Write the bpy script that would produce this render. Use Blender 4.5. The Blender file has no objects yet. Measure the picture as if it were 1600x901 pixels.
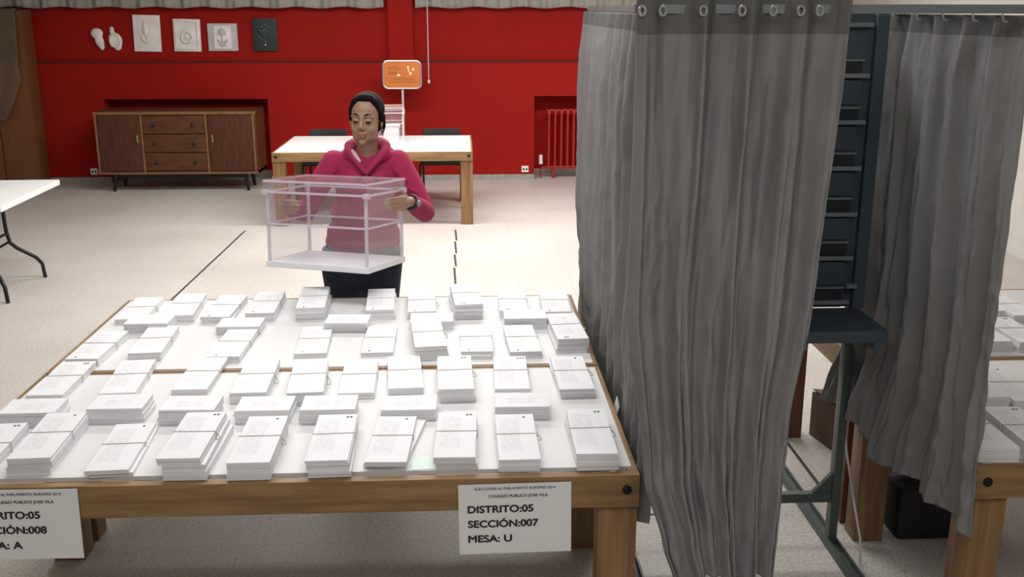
import bpy, bmesh, math, random
from mathutils import Vector, Matrix, Euler, noise
PI = math.pi
R = math.radians
S = bpy.context.scene
C = S.collection
random.seed(7)

# ------------------------------------------------------------------ materials
def mat(name, color, rough=.6, metal=0., spec=.5, noise_amt=0., nscale=8., stretch=(1, 1, 1), bump=0., bscale=60., col2=None):
    m = bpy.data.materials.new(name); m.use_nodes = True
    nt = m.node_tree; b = nt.nodes['Principled BSDF']
    b.inputs['Base Color'].default_value = (*color, 1)
    b.inputs['Roughness'].default_value = rough
    b.inputs['Metallic'].default_value = metal
    b.inputs['Specular IOR Level'].default_value = spec
    if noise_amt or col2 or bump:
        tc = nt.nodes.new('ShaderNodeTexCoord')
        mp = nt.nodes.new('ShaderNodeMapping'); mp.inputs['Scale'].default_value = stretch
        nt.links.new(tc.outputs['Object'], mp.inputs['Vector'])
    if noise_amt or col2:
        n = nt.nodes.new('ShaderNodeTexNoise'); n.inputs['Scale'].default_value = nscale; n.inputs['Detail'].default_value = 6
        nt.links.new(mp.outputs[0], n.inputs['Vector'])
        cr = nt.nodes.new('ShaderNodeValToRGB')
        c2 = col2 or tuple(max(0, c * (1 - noise_amt)) for c in color)
        cr.color_ramp.elements[0].position = .35; cr.color_ramp.elements[1].position = .65
        cr.color_ramp.elements[0].color = (*c2, 1); cr.color_ramp.elements[1].color = (*color, 1)
        nt.links.new(n.outputs['Fac'], cr.inputs[0]); nt.links.new(cr.outputs[0], b.inputs['Base Color'])
    if bump:
        n2 = nt.nodes.new('ShaderNodeTexNoise'); n2.inputs['Scale'].default_value = bscale; n2.inputs['Detail'].default_value = 5
        nt.links.new(mp.outputs[0], n2.inputs['Vector'])
        bp = nt.nodes.new('ShaderNodeBump'); bp.inputs['Strength'].default_value = bump; bp.inputs['Distance'].default_value = .01
        nt.links.new(n2.outputs['Fac'], bp.inputs['Height']); nt.links.new(bp.outputs[0], b.inputs['Normal'])
    return m

M = {}
M['red'] = mat('red paint', (.31, .0085, .0055), .75, spec=.15, noise_amt=.12, nscale=1.2, bump=.08, bscale=25)
M['redrad'] = mat('red enamel', (.36, .012, .010), .35)
M['white_wall'] = mat('plaster', (.62, .60, .56), .8, noise_amt=.05)
M['ceil'] = mat('ceiling paint', (.66, .64, .60), .85, noise_amt=.04)
M['stone'] = mat('stone skirting', (.36, .34, .31), .6, noise_amt=.25, nscale=30)
M['joint'] = mat('floor joint', (.035, .03, .028), .6)
M['pine'] = mat('pine', (.29, .175, .072), .5, stretch=(1.2, 14, 14), nscale=3, col2=(.185, .095, .032), bump=.1, bscale=8)
M['pine_y'] = mat('pine along depth', (.30, .175, .066), .5, stretch=(14, 1.2, 14), nscale=3, col2=(.18, .092, .03), bump=.1, bscale=8)
M['pine_z'] = mat('pine upright', (.285, .168, .066), .5, stretch=(16, 16, 1.0), nscale=2.2, col2=(.18, .08, .030), bump=.1, bscale=8)
M['brown_z'] = mat('stained pine upright', (.22, .075, .03), .5, stretch=(16, 16, 1.0), nscale=2.2, col2=(.12, .04, .018))
M['bolt'] = mat('dark bolt', (.012, .012, .014), .4, metal=.6)
M['laminate'] = mat('white laminate', (.69, .68, .665), .55, noise_amt=.02)
M['plastic_white'] = mat('white plastic', (.80, .80, .80), .4, noise_amt=.02)
M['black_metal'] = mat('black metal', (.010, .010, .012), .35, metal=.3)
M['walnut'] = mat('walnut veneer', (.115, .045, .019), .5, spec=.25, stretch=(1.5, 12, 9), nscale=3, col2=(.075, .027, .012))
M['walnut_d'] = mat('walnut door', (.095, .034, .016), .5, spec=.25, stretch=(12, 12, 1.4), nscale=3, col2=(.065, .022, .011))
M['walnut_l'] = mat('light walnut edge', (.24, .115, .05), .4, stretch=(3, 3, 3), nscale=3, col2=(.17, .08, .035))
M['knob'] = mat('dark knob', (.012, .009, .008), .4)
M['brass'] = mat('worn metal pull', (.45, .38, .30), .35, metal=.7)
M['wardrobe'] = mat('wardrobe wood', (.17, .062, .024), .5, spec=.3, stretch=(10, 10, 1), nscale=2.5, col2=(.13, .052, .022))
M['blanket'] = mat('brown blanket', (.140, .088, .052), .9, noise_amt=.3, nscale=5, bump=.3, bscale=40)
M['plaster'] = mat('casting plaster', (.84, .82, .79), .7, noise_amt=.12, nscale=12)
M['plaster_g'] = mat('grey plaster', (.55, .54, .55), .7, noise_amt=.12, nscale=12)
M['slate'] = mat('dark slate relief', (.016, .026, .030), .5, noise_amt=.4, nscale=20)
M['slate_l'] = mat('slate relief raised', (.05, .075, .08), .45)
M['chrome'] = mat('brushed steel', (.55, .54, .53), .3, metal=.85)
M['white_gloss'] = mat('white enamel', (.75, .74, .72), .35)
M['orange'] = mat('orange board', (.62, .17, .022), .5, noise_amt=.15, nscale=9)
M['orange_d'] = mat('dark orange print', (.27, .06, .012), .5)
M['cream'] = mat('cream print', (.80, .66, .42), .5)
M['ink'] = mat('black ink', (.012, .012, .013), .5)
M['ink_s'] = mat('thin black ink', (.045, .045, .045), .6)
M['signpaper'] = mat('sign paper', (.74, .73, .71), .6, noise_amt=.03, nscale=3)
M['tint'] = mat('pale green paper', (.66, .78, .70), .6)
M['band'] = mat('rubber band', (.38, .33, .25), .6)
M['booth'] = mat('blue grey sheet metal', (.062, .086, .104), .45, metal=.1, noise_amt=.12, nscale=4)
M['booth_e'] = mat('folded metal edge', (.20, .235, .25), .4, metal=.2)
M['booth_d'] = mat('slot interior', (.012, .018, .022), .6)
M['frame'] = mat('green grey frame', (.095, .115, .105), .45, metal=.3, noise_amt=.15)
M['rail'] = mat('galvanised rail', (.22, .25, .25), .35, metal=.5)
M['black_bag'] = mat('black nylon', (.010, .010, .011), .6, bump=.3, bscale=30)
M['cardboard'] = mat('brown card', (.16, .10, .07), .8, noise_amt=.2)
M['skin'] = mat('skin', (.34, .195, .122), .5, noise_amt=.08, nscale=20)
M['lip'] = mat('lips', (.30, .095, .075), .45)
M['hair'] = mat('black hair', (.004, .0035, .0035), .75, spec=.12, stretch=(60, 60, 60), nscale=4, col2=(.006, .005, .005))
M['hoodie'] = mat('magenta fleece', (.36, .011, .070), .85, noise_amt=.18, nscale=9, bump=.3, bscale=70)
M['hoodie_l'] = mat('hood lining', (.52, .36, .40), .85)
M['denim'] = mat('dark denim', (.012, .020, .040), .8, noise_amt=.4, nscale=14)
M['denim_l'] = mat('faded denim', (.055, .11, .17), .8)
M['shoe'] = mat('dark shoe', (.02, .02, .022), .6)
M['watch'] = mat('black watch', (.012, .012, .013), .35)
M['watchface'] = mat('watch glass', (.12, .16, .17), .15)

def curtain_mat(name, col, trans, tr=.35):
    m = mat(name, col, .85, spec=.15, noise_amt=.14, nscale=5, stretch=(1, 1, .55), bump=.85, bscale=15)
    nt = m.node_tree; b = nt.nodes['Principled BSDF']; out = nt.nodes['Material Output']
    t = nt.nodes.new('ShaderNodeBsdfTranslucent'); t.inputs[0].default_value = (*trans, 1)
    mx = nt.nodes.new('ShaderNodeMixShader'); mx.inputs[0].default_value = tr
    nt.links.new(b.outputs[0], mx.inputs[1]); nt.links.new(t.outputs[0], mx.inputs[2]); nt.links.new(mx.outputs[0], out.inputs[0])
    return m
M['curtain'] = curtain_mat('grey taffeta', (.315, .307, .297), (.10, .13, .11), .25)
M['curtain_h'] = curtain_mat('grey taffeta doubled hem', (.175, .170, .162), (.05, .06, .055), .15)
M['drape'] = curtain_mat('greige drape', (.42, .40, .36), (.3, .28, .24), .2)

def acrylic():
    m = bpy.data.materials.new('clear acrylic'); m.use_nodes = True
    nt = m.node_tree; nt.nodes.remove(nt.nodes['Principled BSDF']); out = nt.nodes['Material Output']
    tr = nt.nodes.new('ShaderNodeBsdfTransparent'); tr.inputs[0].default_value = (.975, .968, .978, 1)
    gl = nt.nodes.new('ShaderNodeBsdfGlossy'); gl.inputs['Roughness'].default_value = .06; gl.inputs[0].default_value = (1, 1, 1, 1)
    df = nt.nodes.new('ShaderNodeBsdfDiffuse'); df.inputs[0].default_value = (.85, .82, .86, 1)
    lw = nt.nodes.new('ShaderNodeLayerWeight'); lw.inputs[0].default_value = .5
    pw = nt.nodes.new('ShaderNodeMath'); pw.operation = 'POWER'; pw.inputs[1].default_value = 4.0; nt.links.new(lw.outputs['Facing'], pw.inputs[0])
    fr = nt.nodes.new('ShaderNodeMath'); fr.operation = 'MULTIPLY_ADD'; fr.inputs[1].default_value = .7; fr.inputs[2].default_value = .035; nt.links.new(pw.outputs[0], fr.inputs[0])
    m1 = nt.nodes.new('ShaderNodeMixShader'); m2 = nt.nodes.new('ShaderNodeMixShader'); m2.inputs[0].default_value = .03
    nt.links.new(fr.outputs[0], m1.inputs[0]); nt.links.new(tr.outputs[0], m1.inputs[1]); nt.links.new(gl.outputs[0], m1.inputs[2])
    nt.links.new(m1.outputs[0], m2.inputs[1]); nt.links.new(df.outputs[0], m2.inputs[2]); nt.links.new(m2.outputs[0], out.inputs[0])
    return m
M['acrylic'] = acrylic()
def acrylic_edge():
    m = bpy.data.materials.new('acrylic edge'); m.use_nodes = True
    nt = m.node_tree; b = nt.nodes['Principled BSDF']; out = nt.nodes['Material Output']
    b.inputs['Base Color'].default_value = (.72, .66, .72, 1); b.inputs['Roughness'].default_value = .2
    tr = nt.nodes.new('ShaderNodeBsdfTransparent')
    mx = nt.nodes.new('ShaderNodeMixShader'); mx.inputs[0].default_value = .55
    nt.links.new(tr.outputs[0], mx.inputs[1]); nt.links.new(b.outputs[0], mx.inputs[2]); nt.links.new(mx.outputs[0], out.inputs[0])
    return m
M['acrylic_e'] = acrylic_edge()

def floor_mat():
    m = bpy.data.materials.new('terrazzo floor'); m.use_nodes = True
    nt = m.node_tree; b = nt.nodes['Principled BSDF']; N = nt.nodes.new; L = nt.links.new
    tc = N('ShaderNodeTexCoord')
    n1 = N('ShaderNodeTexNoise'); n1.inputs['Scale'].default_value = 85; n1.inputs['Detail'].default_value = 4
    n2 = N('ShaderNodeTexNoise'); n2.inputs['Scale'].default_value = .9; n2.inputs['Detail'].default_value = 6
    v = N('ShaderNodeTexVoronoi'); v.inputs['Scale'].default_value = 9; v.inputs['Randomness'].default_value = 1
    for n in (n1, n2, v): L(tc.outputs['Object'], n.inputs['Vector'])
    c1 = N('ShaderNodeValToRGB'); c1.color_ramp.elements[0].position = .34; c1.color_ramp.elements[1].position = .60
    c1.color_ramp.elements[0].color = (.46, .425, .39, 1); c1.color_ramp.elements[1].color = (.66, .625, .585, 1)
    L(n1.outputs['Fac'], c1.inputs[0])
    c2 = N('ShaderNodeValToRGB'); c2.color_ramp.elements[0].position = .035; c2.color_ramp.elements[1].position = .07
    c2.color_ramp.elements[0].color = (.42, .38, .34, 1); c2.color_ramp.elements[1].color = (1, 1, 1, 1)
    L(v.outputs['Distance'], c2.inputs[0])
    c3 = N('ShaderNodeValToRGB'); c3.color_ramp.elements[0].position = .3; c3.color_ramp.elements[1].position = .7
    c3.color_ramp.elements[0].color = (.84, .82, .80, 1); c3.color_ramp.elements[1].color = (1, 1, 1, 1)
    L(n2.outputs['Fac'], c3.inputs[0])
    a = N('ShaderNodeMix'); a.data_type = 'RGBA'; a.blend_type = 'MULTIPLY'; a.inputs[0].default_value = .7
    L(c1.outputs[0], a.inputs[6]); L(c2.outputs[0], a.inputs[7])
    d = N('ShaderNodeMix'); d.data_type = 'RGBA'; d.blend_type = 'MULTIPLY'; d.inputs[0].default_value = 1
    L(a.outputs[2], d.inputs[6]); L(c3.outputs[0], d.inputs[7])
    # faint tile joints, 40 cm grid
    br = N('ShaderNodeTexBrick'); br.offset = 0; br.inputs['Scale'].default_value = 1
    br.inputs['Brick Width'].default_value = .4; br.inputs['Row Height'].default_value = .4; br.inputs['Mortar Size'].default_value = .0025
    br.inputs['Color1'].default_value = br.inputs['Color2'].default_value = (1, 1, 1, 1); br.inputs['Mortar'].default_value = (.86, .85, .84, 1)
    L(tc.outputs['Object'], br.inputs['Vector'])
    e = N('ShaderNodeMix'); e.data_type = 'RGBA'; e.blend_type = 'MULTIPLY'; e.inputs[0].default_value = 1
    L(d.outputs[2], e.inputs[6]); L(br.outputs[0], e.inputs[7]); L(e.outputs[2], b.inputs['Base Color'])
    b.inputs['Roughness'].default_value = .42; b.inputs['Specular IOR Level'].default_value = .35
    return m
M['floor'] = floor_mat()

def paper_mat(name, text):
    m = bpy.data.materials.new(name); m.use_nodes = True
    nt = m.node_tree; b = nt.nodes['Principled BSDF']; N = nt.nodes.new; L = nt.links.new
    b.inputs['Roughness'].default_value = .6; b.inputs['Specular IOR Level'].default_value = .2
    tc = N('ShaderNodeTexCoord'); sp = N('ShaderNodeSeparateXYZ'); L(tc.outputs['Object'], sp.inputs[0])
    def mth(op, a, b_=None, c=None):
        n = N('ShaderNodeMath'); n.operation = op
        for i, x in enumerate((a, b_, c)):
            if x is None: continue
            if isinstance(x, (int, float)): n.inputs[i].default_value = x
            else: L(x, n.inputs[i])
        return n.outputs[0]
    X, Y, Z = sp.outputs
    # sheet edges: fine layers along z, seen only on the cut sides
    g = N('ShaderNodeNewGeometry'); gs = N('ShaderNodeSeparateXYZ'); L(g.outputs['Normal'], gs.inputs[0])
    top = mth('GREATER_THAN', gs.outputs[2], .7)
    side = mth('SUBTRACT', 1, top)
    mp = N('ShaderNodeMapping'); mp.inputs['Scale'].default_value = (3, 3, 420); L(tc.outputs['Object'], mp.inputs[0])
    n1 = N('ShaderNodeTexNoise'); n1.inputs['Scale'].default_value = 1; L(mp.outputs[0], n1.inputs['Vector'])
    lay = mth('MULTIPLY', mth('MULTIPLY', mth('SUBTRACT', n1.outputs['Fac'], .35), .55), side)
    # printed lines of text, too small to read
    x0, x1, y0, y1, pitch = text
    ln = mth('LESS_THAN', mth('FRACT', mth('MULTIPLY', Y, pitch)), .42)
    mp2 = N('ShaderNodeMapping'); mp2.inputs['Scale'].default_value = (60, pitch * 1.7, 1); L(tc.outputs['Object'], mp2.inputs[0])
    n2 = N('ShaderNodeTexNoise'); n2.inputs['Scale'].default_value = 1; L(mp2.outputs[0], n2.inputs['Vector'])
    wd = mth('GREATER_THAN', n2.outputs['Fac'], .45)
    box = mth('MULTIPLY', mth('MULTIPLY', mth('GREATER_THAN', X, x0), mth('LESS_THAN', X, x1)), mth('MULTIPLY', mth('GREATER_THAN', Y, y0), mth('LESS_THAN', Y, y1)))
    tx = mth('MULTIPLY', mth('MULTIPLY', mth('MULTIPLY', ln, wd), mth('MULTIPLY', box, top)), .36)
    fac = mth('ADD', lay, tx); fac.node.use_clamp = True
    mx = N('ShaderNodeMix'); mx.data_type = 'RGBA'; L(fac, mx.inputs[0])
    mx.inputs[6].default_value = (.79, .785, .79, 1); mx.inputs[7].default_value = (.28, .27, .29, 1)
    L(mx.outputs[2], b.inputs['Base Color'])
    return m
M['ballot'] = paper_mat('ballot paper', (-.050, .012, -.11, .135, 125))
M['ballot_w'] = paper_mat('crosswise ballot paper', (-.045, .045, -.030, .018, 95))

# ------------------------------------------------------------------ mesh helpers
class MB:
    def __init__(s): s.bm = bmesh.new(); s.mi = 0
    def _t(s, vs, loc, rot):
        mt = Matrix.Translation(Vector(loc)) @ (rot.to_matrix().to_4x4() if isinstance(rot, Euler) else Euler(rot).to_matrix().to_4x4())
        bmesh.ops.transform(s.bm, matrix=mt, verts=vs)
        if s.mi:
            for f in {f for v in vs for f in v.link_faces}: f.material_index = s.mi
    def box(s, c, size, rot=(0, 0, 0), bev=0.):
        r = bmesh.ops.create_cube(s.bm, size=1); vs = r['verts']
        bmesh.ops.scale(s.bm, vec=size, verts=vs)
        if bev:
            es = list({e for v in vs for e in v.link_edges})
            rr = bmesh.ops.bevel(s.bm, geom=es, offset=bev, segments=2, affect='EDGES', profile=.7)
            vs = list({v for f in rr['faces'] for v in f.verts} | {v for v in vs if v.is_valid})
            ext = set(vs)
            for v in list(ext):
                for e in v.link_edges: ext.add(e.other_vert(v))
            vs = list(ext)
        s._t(vs, c, rot); return s
    def b2(s, lo, hi, bev=0.):
        c = [(a + b) / 2 for a, b in zip(lo, hi)]; sz = [abs(b - a) for a, b in zip(lo, hi)]
        return s.box(c, sz, bev=bev)
    def ell(s, c, r, rot=(0, 0, 0), seg=20):
        if isinstance(r, (int, float)): r = (r, r, r)
        q = bmesh.ops.create_uvsphere(s.bm, u_segments=seg, v_segments=max(6, seg // 2), radius=1); vs = q['verts']
        bmesh.ops.scale(s.bm, vec=r, verts=vs); s._t(vs, c, rot); return s
    def cyl(s, p0, p1, r0, r1=None, seg=16):
        p0, p1 = Vector(p0), Vector(p1); d = p1 - p0; r1 = r0 if r1 is None else r1
        q = bmesh.ops.create_cone(s.bm, cap_ends=True, segments=seg, radius1=r0, radius2=r1, depth=d.length); vs = q['verts']
        mt = Matrix.Translation((p0 + p1) / 2) @ d.to_track_quat('Z', 'Y').to_matrix().to_4x4()
        bmesh.ops.transform(s.bm, matrix=mt, verts=vs)
        if s.mi:
            for f in {f for v in vs for f in v.link_faces}: f.material_index = s.mi
        return s
    def cap(s, pts, rs, seg=14):
        if isinstance(rs, (int, float)): rs = [rs] * len(pts)
        for i in range(len(pts) - 1): s.cyl(pts[i], pts[i + 1], rs[i], rs[i + 1], seg)
        for p, r in zip(pts, rs): s.ell(p, r, seg=seg)
        return s
    def tube(s, pts, r, seg=10, closed=False):
        pts = [Vector(p) for p in pts]; n = len(pts); rings = []; nrm = None
        for i, p in enumerate(pts):
            a = pts[(i - 1) % n] if (i or closed) else p; b = pts[(i + 1) % n] if (i < n - 1 or closed) else p
            t = (b - a).normalized()
            if nrm is None: nrm = t.orthogonal().normalized()
            nrm = (nrm - t * nrm.dot(t)).normalized(); bi = t.cross(nrm)
            rings.append([s.bm.verts.new(p + (nrm * math.cos(2 * PI * k / seg) + bi * math.sin(2 * PI * k / seg)) * r) for k in range(seg)])
        m = n if closed else n - 1
        for i in range(m):
            A, B = rings[i], rings[(i + 1) % n]
            for k in range(seg):
                f = s.bm.faces.new((A[k], A[(k + 1) % seg], B[(k + 1) % seg], B[k])); f.material_index = s.mi
        if not closed:
            s.bm.faces.new(rings[0][::-1]); s.bm.faces.new(rings[-1])
        return s
    def prism(s, pts, axis, a, b):
        """extrude a 2d outline between a and b along axis ('y' : pts are x,z ; 'z' : x,y ; 'x' : y,z)"""
        def P(p, t): return {'y': (p[0], t, p[1]), 'z': (p[0], p[1], t), 'x': (t, p[0], p[1])}[axis]
        A = [s.bm.verts.new(P(p, a)) for p in pts]; B = [s.bm.verts.new(P(p, b)) for p in pts]
        n = len(pts); fs = [s.bm.faces.new(A), s.bm.faces.new(B[::-1])]
        for i in range(n): fs.append(s.bm.faces.new((A[i], B[i], B[(i + 1) % n], A[(i + 1) % n])))
        for f in fs: f.material_index = s.mi
        bmesh.ops.recalc_face_normals(s.bm, faces=fs); return s
    def mesh(s, name, smooth=None):
        me = bpy.data.meshes.new(name); s.bm.to_mesh(me); s.bm.free()
        if smooth:
            for p in me.polygons: p.use_smooth = True
            if smooth != 'all':
                try: me.set_sharp_from_angle(angle=R(smooth))
                except Exception: pass
        return me

def obj(name, mb, m, parent=None, loc=(0, 0, 0), rot=(0, 0, 0), smooth=35, label=None):
    me = mb.mesh(name, smooth) if isinstance(mb, MB) else mb
    ms = m if isinstance(m, (list, tuple)) else [m]
    if not me.materials:
        for q in ms: me.materials.append(q)
    o = bpy.data.objects.new(name, me); C.objects.link(o)
    o.location = loc; o.rotation_euler = rot
    if parent: o.parent = parent
    if label: o['label'] = label
    return o
def tag(o, label, cat, group=None, kind=None):
    o['label'] = label; o['category'] = cat
    if group: o['group'] = group
    if kind: o['kind'] = kind
    return o
def thing(name, label, cat, loc=(0, 0, 0), rz=0, group=None, rot=None):
    o = bpy.data.objects.new(name, None); C.objects.link(o); o.empty_display_size = .05
    o.location = loc; o.rotation_euler = rot or (0, 0, rz)
    return tag(o, label, cat, group)
def struct(name, mb, m, smooth=35, parent=None):
    o = obj(name, mb, m, parent, smooth=smooth)
    if not parent: o['kind'] = 'structure'
    return o
def copy_tree(o, parent=None):
    c = o.copy(); C.objects.link(c)
    if parent: c.parent = parent
    for ch in [x for x in C.objects if x.parent == o and x != c]: copy_tree(ch, c)
    return c

def fuse(mb, voxel, smooth_it=4, fac=.5):
    me = mb.mesh('tmp'); o = bpy.data.objects.new('tmp', me); C.objects.link(o)
    r = o.modifiers.new('r', 'REMESH'); r.mode = 'VOXEL'; r.voxel_size = voxel; r.use_smooth_shade = True
    s = o.modifiers.new('s', 'SMOOTH'); s.factor = fac; s.iterations = smooth_it
    dg = bpy.context.evaluated_depsgraph_get(); dg.update()
    out = bpy.data.meshes.new_from_object(o.evaluated_get(dg))
    bpy.data.objects.remove(o); bpy.data.meshes.remove(me)
    for p in out.polygons: p.use_smooth = True
    out.materials.clear()
    return out

def text_mesh(txt, size, bold=0., depth=.0006, xscale=1.):
    cu = bpy.data.curves.new('t', 'FONT'); cu.body = txt; cu.size = size; cu.offset = 0; cu.extrude = depth; cu.align_x = 'LEFT'
    o = bpy.data.objects.new('t', cu); C.objects.link(o)
    dg = bpy.context.evaluated_depsgraph_get(); dg.update()
    me = bpy.data.meshes.new_from_object(o.evaluated_get(dg)); bpy.data.objects.remove(o)
    xs = [v.co.x for v in me.vertices]; w = max(xs) - min(xs); x0 = min(xs)
    for v in me.vertices: v.co.x = (v.co.x - x0) * xscale
    return me, w * xscale

# ------------------------------------------------------------------ room
WY = 12.30
struct('floor', MB().b2((-7, -2.5, -.1), (6, 13, 0)), M['floor'])
struct('ceiling', MB().b2((-7, -2.5, 3.0), (6, 13, 3.1)), M['ceil'])
struct('wall_left', MB().b2((-6.3, -2.5, 0), (-6.1, 13, 3)), M['white_wall'])
struct('wall_right', MB().b2((4.6, -2.5, 0), (4.8, 13, 3)), M['white_wall'])
struct('wall_front', MB().b2((-7, -2.6, 0), (6, -2.4, 3)), M['white_wall'])
w = MB()                                   # lower wall with two niches
segs = [(-6.2, -4.18, 0), (-4.18, -2.295, .975), (-2.295, .845, 0), (.845, 2.15, .995), (2.15, 4.7, 0)]
for a, b, z in segs: w.b2((a, WY, z), (b, WY + .3, 1.40))
w.b2((-6.2, WY + .09, 1.40), (4.7, WY + .3, 3.0))          # upper wall stands back a little
w.b2((-6.2, WY + .3, 0), (4.7, WY + .4, 3.0))
struct('wall_back', w, M['red'])
struct('trim_1', MB().b2((-6.2, WY - .004, 1.385), (4.7, WY + .09, 1.403)), mat('ledge paint', (.07, .003, .002), .8))
p = MB().b2((-.862, WY + .002, 1.405), (-.572, WY + .12, 3.0), bev=.004); struct('wall_pillar', p, M['red'])
bb = MB()
for a, b, z in segs:
    y = WY - .012 if z == 0 else WY + .285
    bb.b2((a, y, 0), (b, y + .012, .065 if z == 0 else .09))
struct('baseboard_back', bb, M['stone'])
# dark expansion joints set in the floor
def joint(n, x0, y0, x1, y1, wd=.016):
    d = Vector((x1 - x0, y1 - y0, 0)); m_ = MB()
    m_.box(((x0 + x1) / 2, (y0 + y1) / 2, .001), (wd, d.length, .002), (0, 0, math.atan2(-d.x, d.y)))
    struct('trim_%d' % n, m_, M['joint'])
joint(2, -2.045, 9.45, -2.12, 5.6)
k = 3
for a, b in ((9.4, 8.95), (8.9, 8.45), (8.4, 8.0), (7.95, 7.45)): joint(k, -.088, a, -.075, b); k += 1
joint(k, .719, 7.15, .721, 6.3); k += 1
joint(k, 1.524, 4.6, 1.526, 3.95); k += 1
joint(k, .50, 3.774, .95, 3.77, .010); k += 1

# wall drapes above the back wall: only their lower edge shows
def drape(x0, x1, folds, seed, label):
    bm = bmesh.new(); nu, nv = int((x1 - x0) * 90), 24; rnd = random.Random(seed)
    ph = [rnd.uniform(0, 6.28) for _ in range(4)]
    G = []
    for j in range(nv + 1):
        v = j / nv; row = []
        for i in range(nu + 1):
            u = i / nu; x = x0 + (x1 - x0) * u
            dr = .9 * math.sin(u * 9 + ph[0]) + .5 * math.sin(u * 21 + ph[1])
            y = WY - .045 + .028 * math.sin(2 * PI * folds * u + dr + .5 * v) + .010 * math.sin(2 * PI * folds * 2.7 * u + ph[2])
            z = 2.007 + (2.93 - 2.007) * v + (.010 * math.sin(2 * PI * folds * u * .5 + ph[3]) if j == 0 else 0)
            row.append(bm.verts.new((x, y, z)))
        G.append(row)
    for j in range(nv):
        for i in range(nu): bm.faces.new((G[j][i], G[j][i + 1], G[j + 1][i + 1], G[j + 1][i]))
    mb = MB(); mb.bm.free(); mb.bm = bm
    o = obj('window_curtain', mb, M['drape'], smooth='all')
    s = o.modifiers.new('s', 'SOLIDIFY'); s.thickness = .003
    tag(o, label, 'curtain', 'greige drapes above the red wall')
    t = MB().tube([(x0, 0, 0), (x1, 0, 0)], .012); obj('curtain_rod', t, M['rail'], o, loc=(0, WY - .045, 2.94))
drape(-5.95, -.90, 19, 3, 'greige pleated curtain above the red wall, left of the red pillar')
drape(-.535, 3.2, 14, 5, 'greige pleated curtain above the red wall, right of the red pillar')

# ------------------------------------------------------------------ wall decorations
def plaque(name, label, x0, x1, z0, z1, m, kids, rot=0):
    cx, cz = (x0 + x1) / 2, (z0 + z1) / 2; w_, h_ = x1 - x0, z1 - z0; y = WY + .09
    o = MB().box((0, -.016, 0), (w_, .032, h_), bev=.004)
    ob = obj(name, o, m, loc=(cx, y, cz), rot=(0, rot, 0)); tag(ob, label, 'wall relief', 'reliefs hung on the red wall')
    for n, mb, mm in kids(w_, h_): obj(n, mb, mm, ob, smooth=60)
    return ob
def leaf(w_, h_):
    a = MB().ell((-.01, -.034, .02), (.030, .022, .125), (0, R(-8), 0)); a.ell((.015, -.036, -.05), (.032, .024, .075), (0, R(25), 0)); a.ell((-.035, -.034, -.07), (.028, .018, .06), (0, R(-35), 0))
    b = MB().tube([(.04, -.04, .04), (.055, -.045, .0), (.03, -.05, -.05), (-.01, -.045, -.09)], .008)
    return [('relief_leaf', a, M['plaster']), ('relief_stem', b, M['plaster'])]
def rosette(w_, h_):
    a = MB()
    for s_ in (-1, 1): a.box((s_ * (w_ / 2 - .03), -.038, 0), (.018, .014, h_ - .05), bev=.004); a.box((0, -.038, s_ * (h_ / 2 - .03)), (w_ - .05, .014, .018), bev=.004)
    b = MB().tube([(.062 * math.cos(t / 24 * 2 * PI), -.042, -.02 + .062 * math.sin(t / 24 * 2 * PI)) for t in range(24)], .014, closed=True)
    b.ell((0, -.036, -.02), (.026, .022, .026))
    c = MB()
    for k in range(8): c.ell((.034 * math.cos(k * PI / 4), -.034, -.02 + .034 * math.sin(k * PI / 4)), (.012, .014, .012), seg=10)
    return [('raised_border', a, M['plaster']), ('rosette_ring', b, M['plaster']), ('rosette_petals', c, M['plaster'])]
def tulip(w_, h_):
    a = MB().box((0, -.036, 0), (w_ * .58, .012, h_ - .05), bev=.003)
    b = MB().ell((0, -.046, .055), (.032, .018, .045)); b.ell((-.03, -.044, .06), (.016, .014, .04), (0, R(18), 0)); b.ell((.03, -.044, .06), (.016, .014, .04), (0, R(-18), 0))
    c = MB().tube([(0, -.046, .03), (0, -.05, -.03), (0, -.046, -.11)], .008)
    for s_ in (-1, 1): c.ell((s_ * .038, -.044, -.045), (.036, .013, .012), (0, R(-32 * s_), 0)); c.ell((s_ * .026, -.044, -.085), (.026, .012, .010), (0, R(-45 * s_), 0))
    return [('inner_panel', a, M['plaster']), ('tulip_flower', b, M['plaster_g']), ('tulip_stem', c, M['plaster_g'])]
def darkflower(w_, h_):
    b = MB().tube([(0, -.036, .08), (0, -.04, 0), (.0, -.036, -.10)], .007)
    for s_ in (-1, 1):
        b.tube([(0, -.036, -.09), (s_ * .05, -.04, -.04), (s_ * .085, -.036, -.01)], .007)
        b.tube([(0, -.036, .0), (s_ * .05, -.04, .04), (s_ * .08, -.036, .10)], .007)
    c = MB()
    for k in range(5): c.ell((.035 * math.cos(k * 1.257 + .3), -.036, .075 + .035 * math.sin(k * 1.257 + .3)), (.022, .010, .018), seg=10)
    d = MB().ell((0, -.04, -.115), .010, seg=10)
    return [('relief_stem', b, M['slate_l']), ('relief_flower', c, M['slate_l']), ('white_pin', d, M['plaster'])]
plaque('relief_plaque', 'tall white plaster plaque with a long leaf in relief on the red wall', -3.79, -3.485, 1.515, 1.925, M['plaster'], leaf, R(1.2))
plaque('relief_plaque', 'white plaster plaque with a round rosette in relief on the red wall', -3.335, -3.03, 1.515, 1.88, M['plaster'], rosette, R(1))
plaque('relief_plaque', 'small grey edged plaster plaque with a tulip in relief', -2.945, -2.608, 1.52, 1.83, M['plaster_g'], tulip)
plaque('relief_plaque', 'black slate plaque with a faint flower in relief, beside the tulip plaque', -2.43, -2.148, 1.52, 1.888, M['slate'], darkflower)
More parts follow.
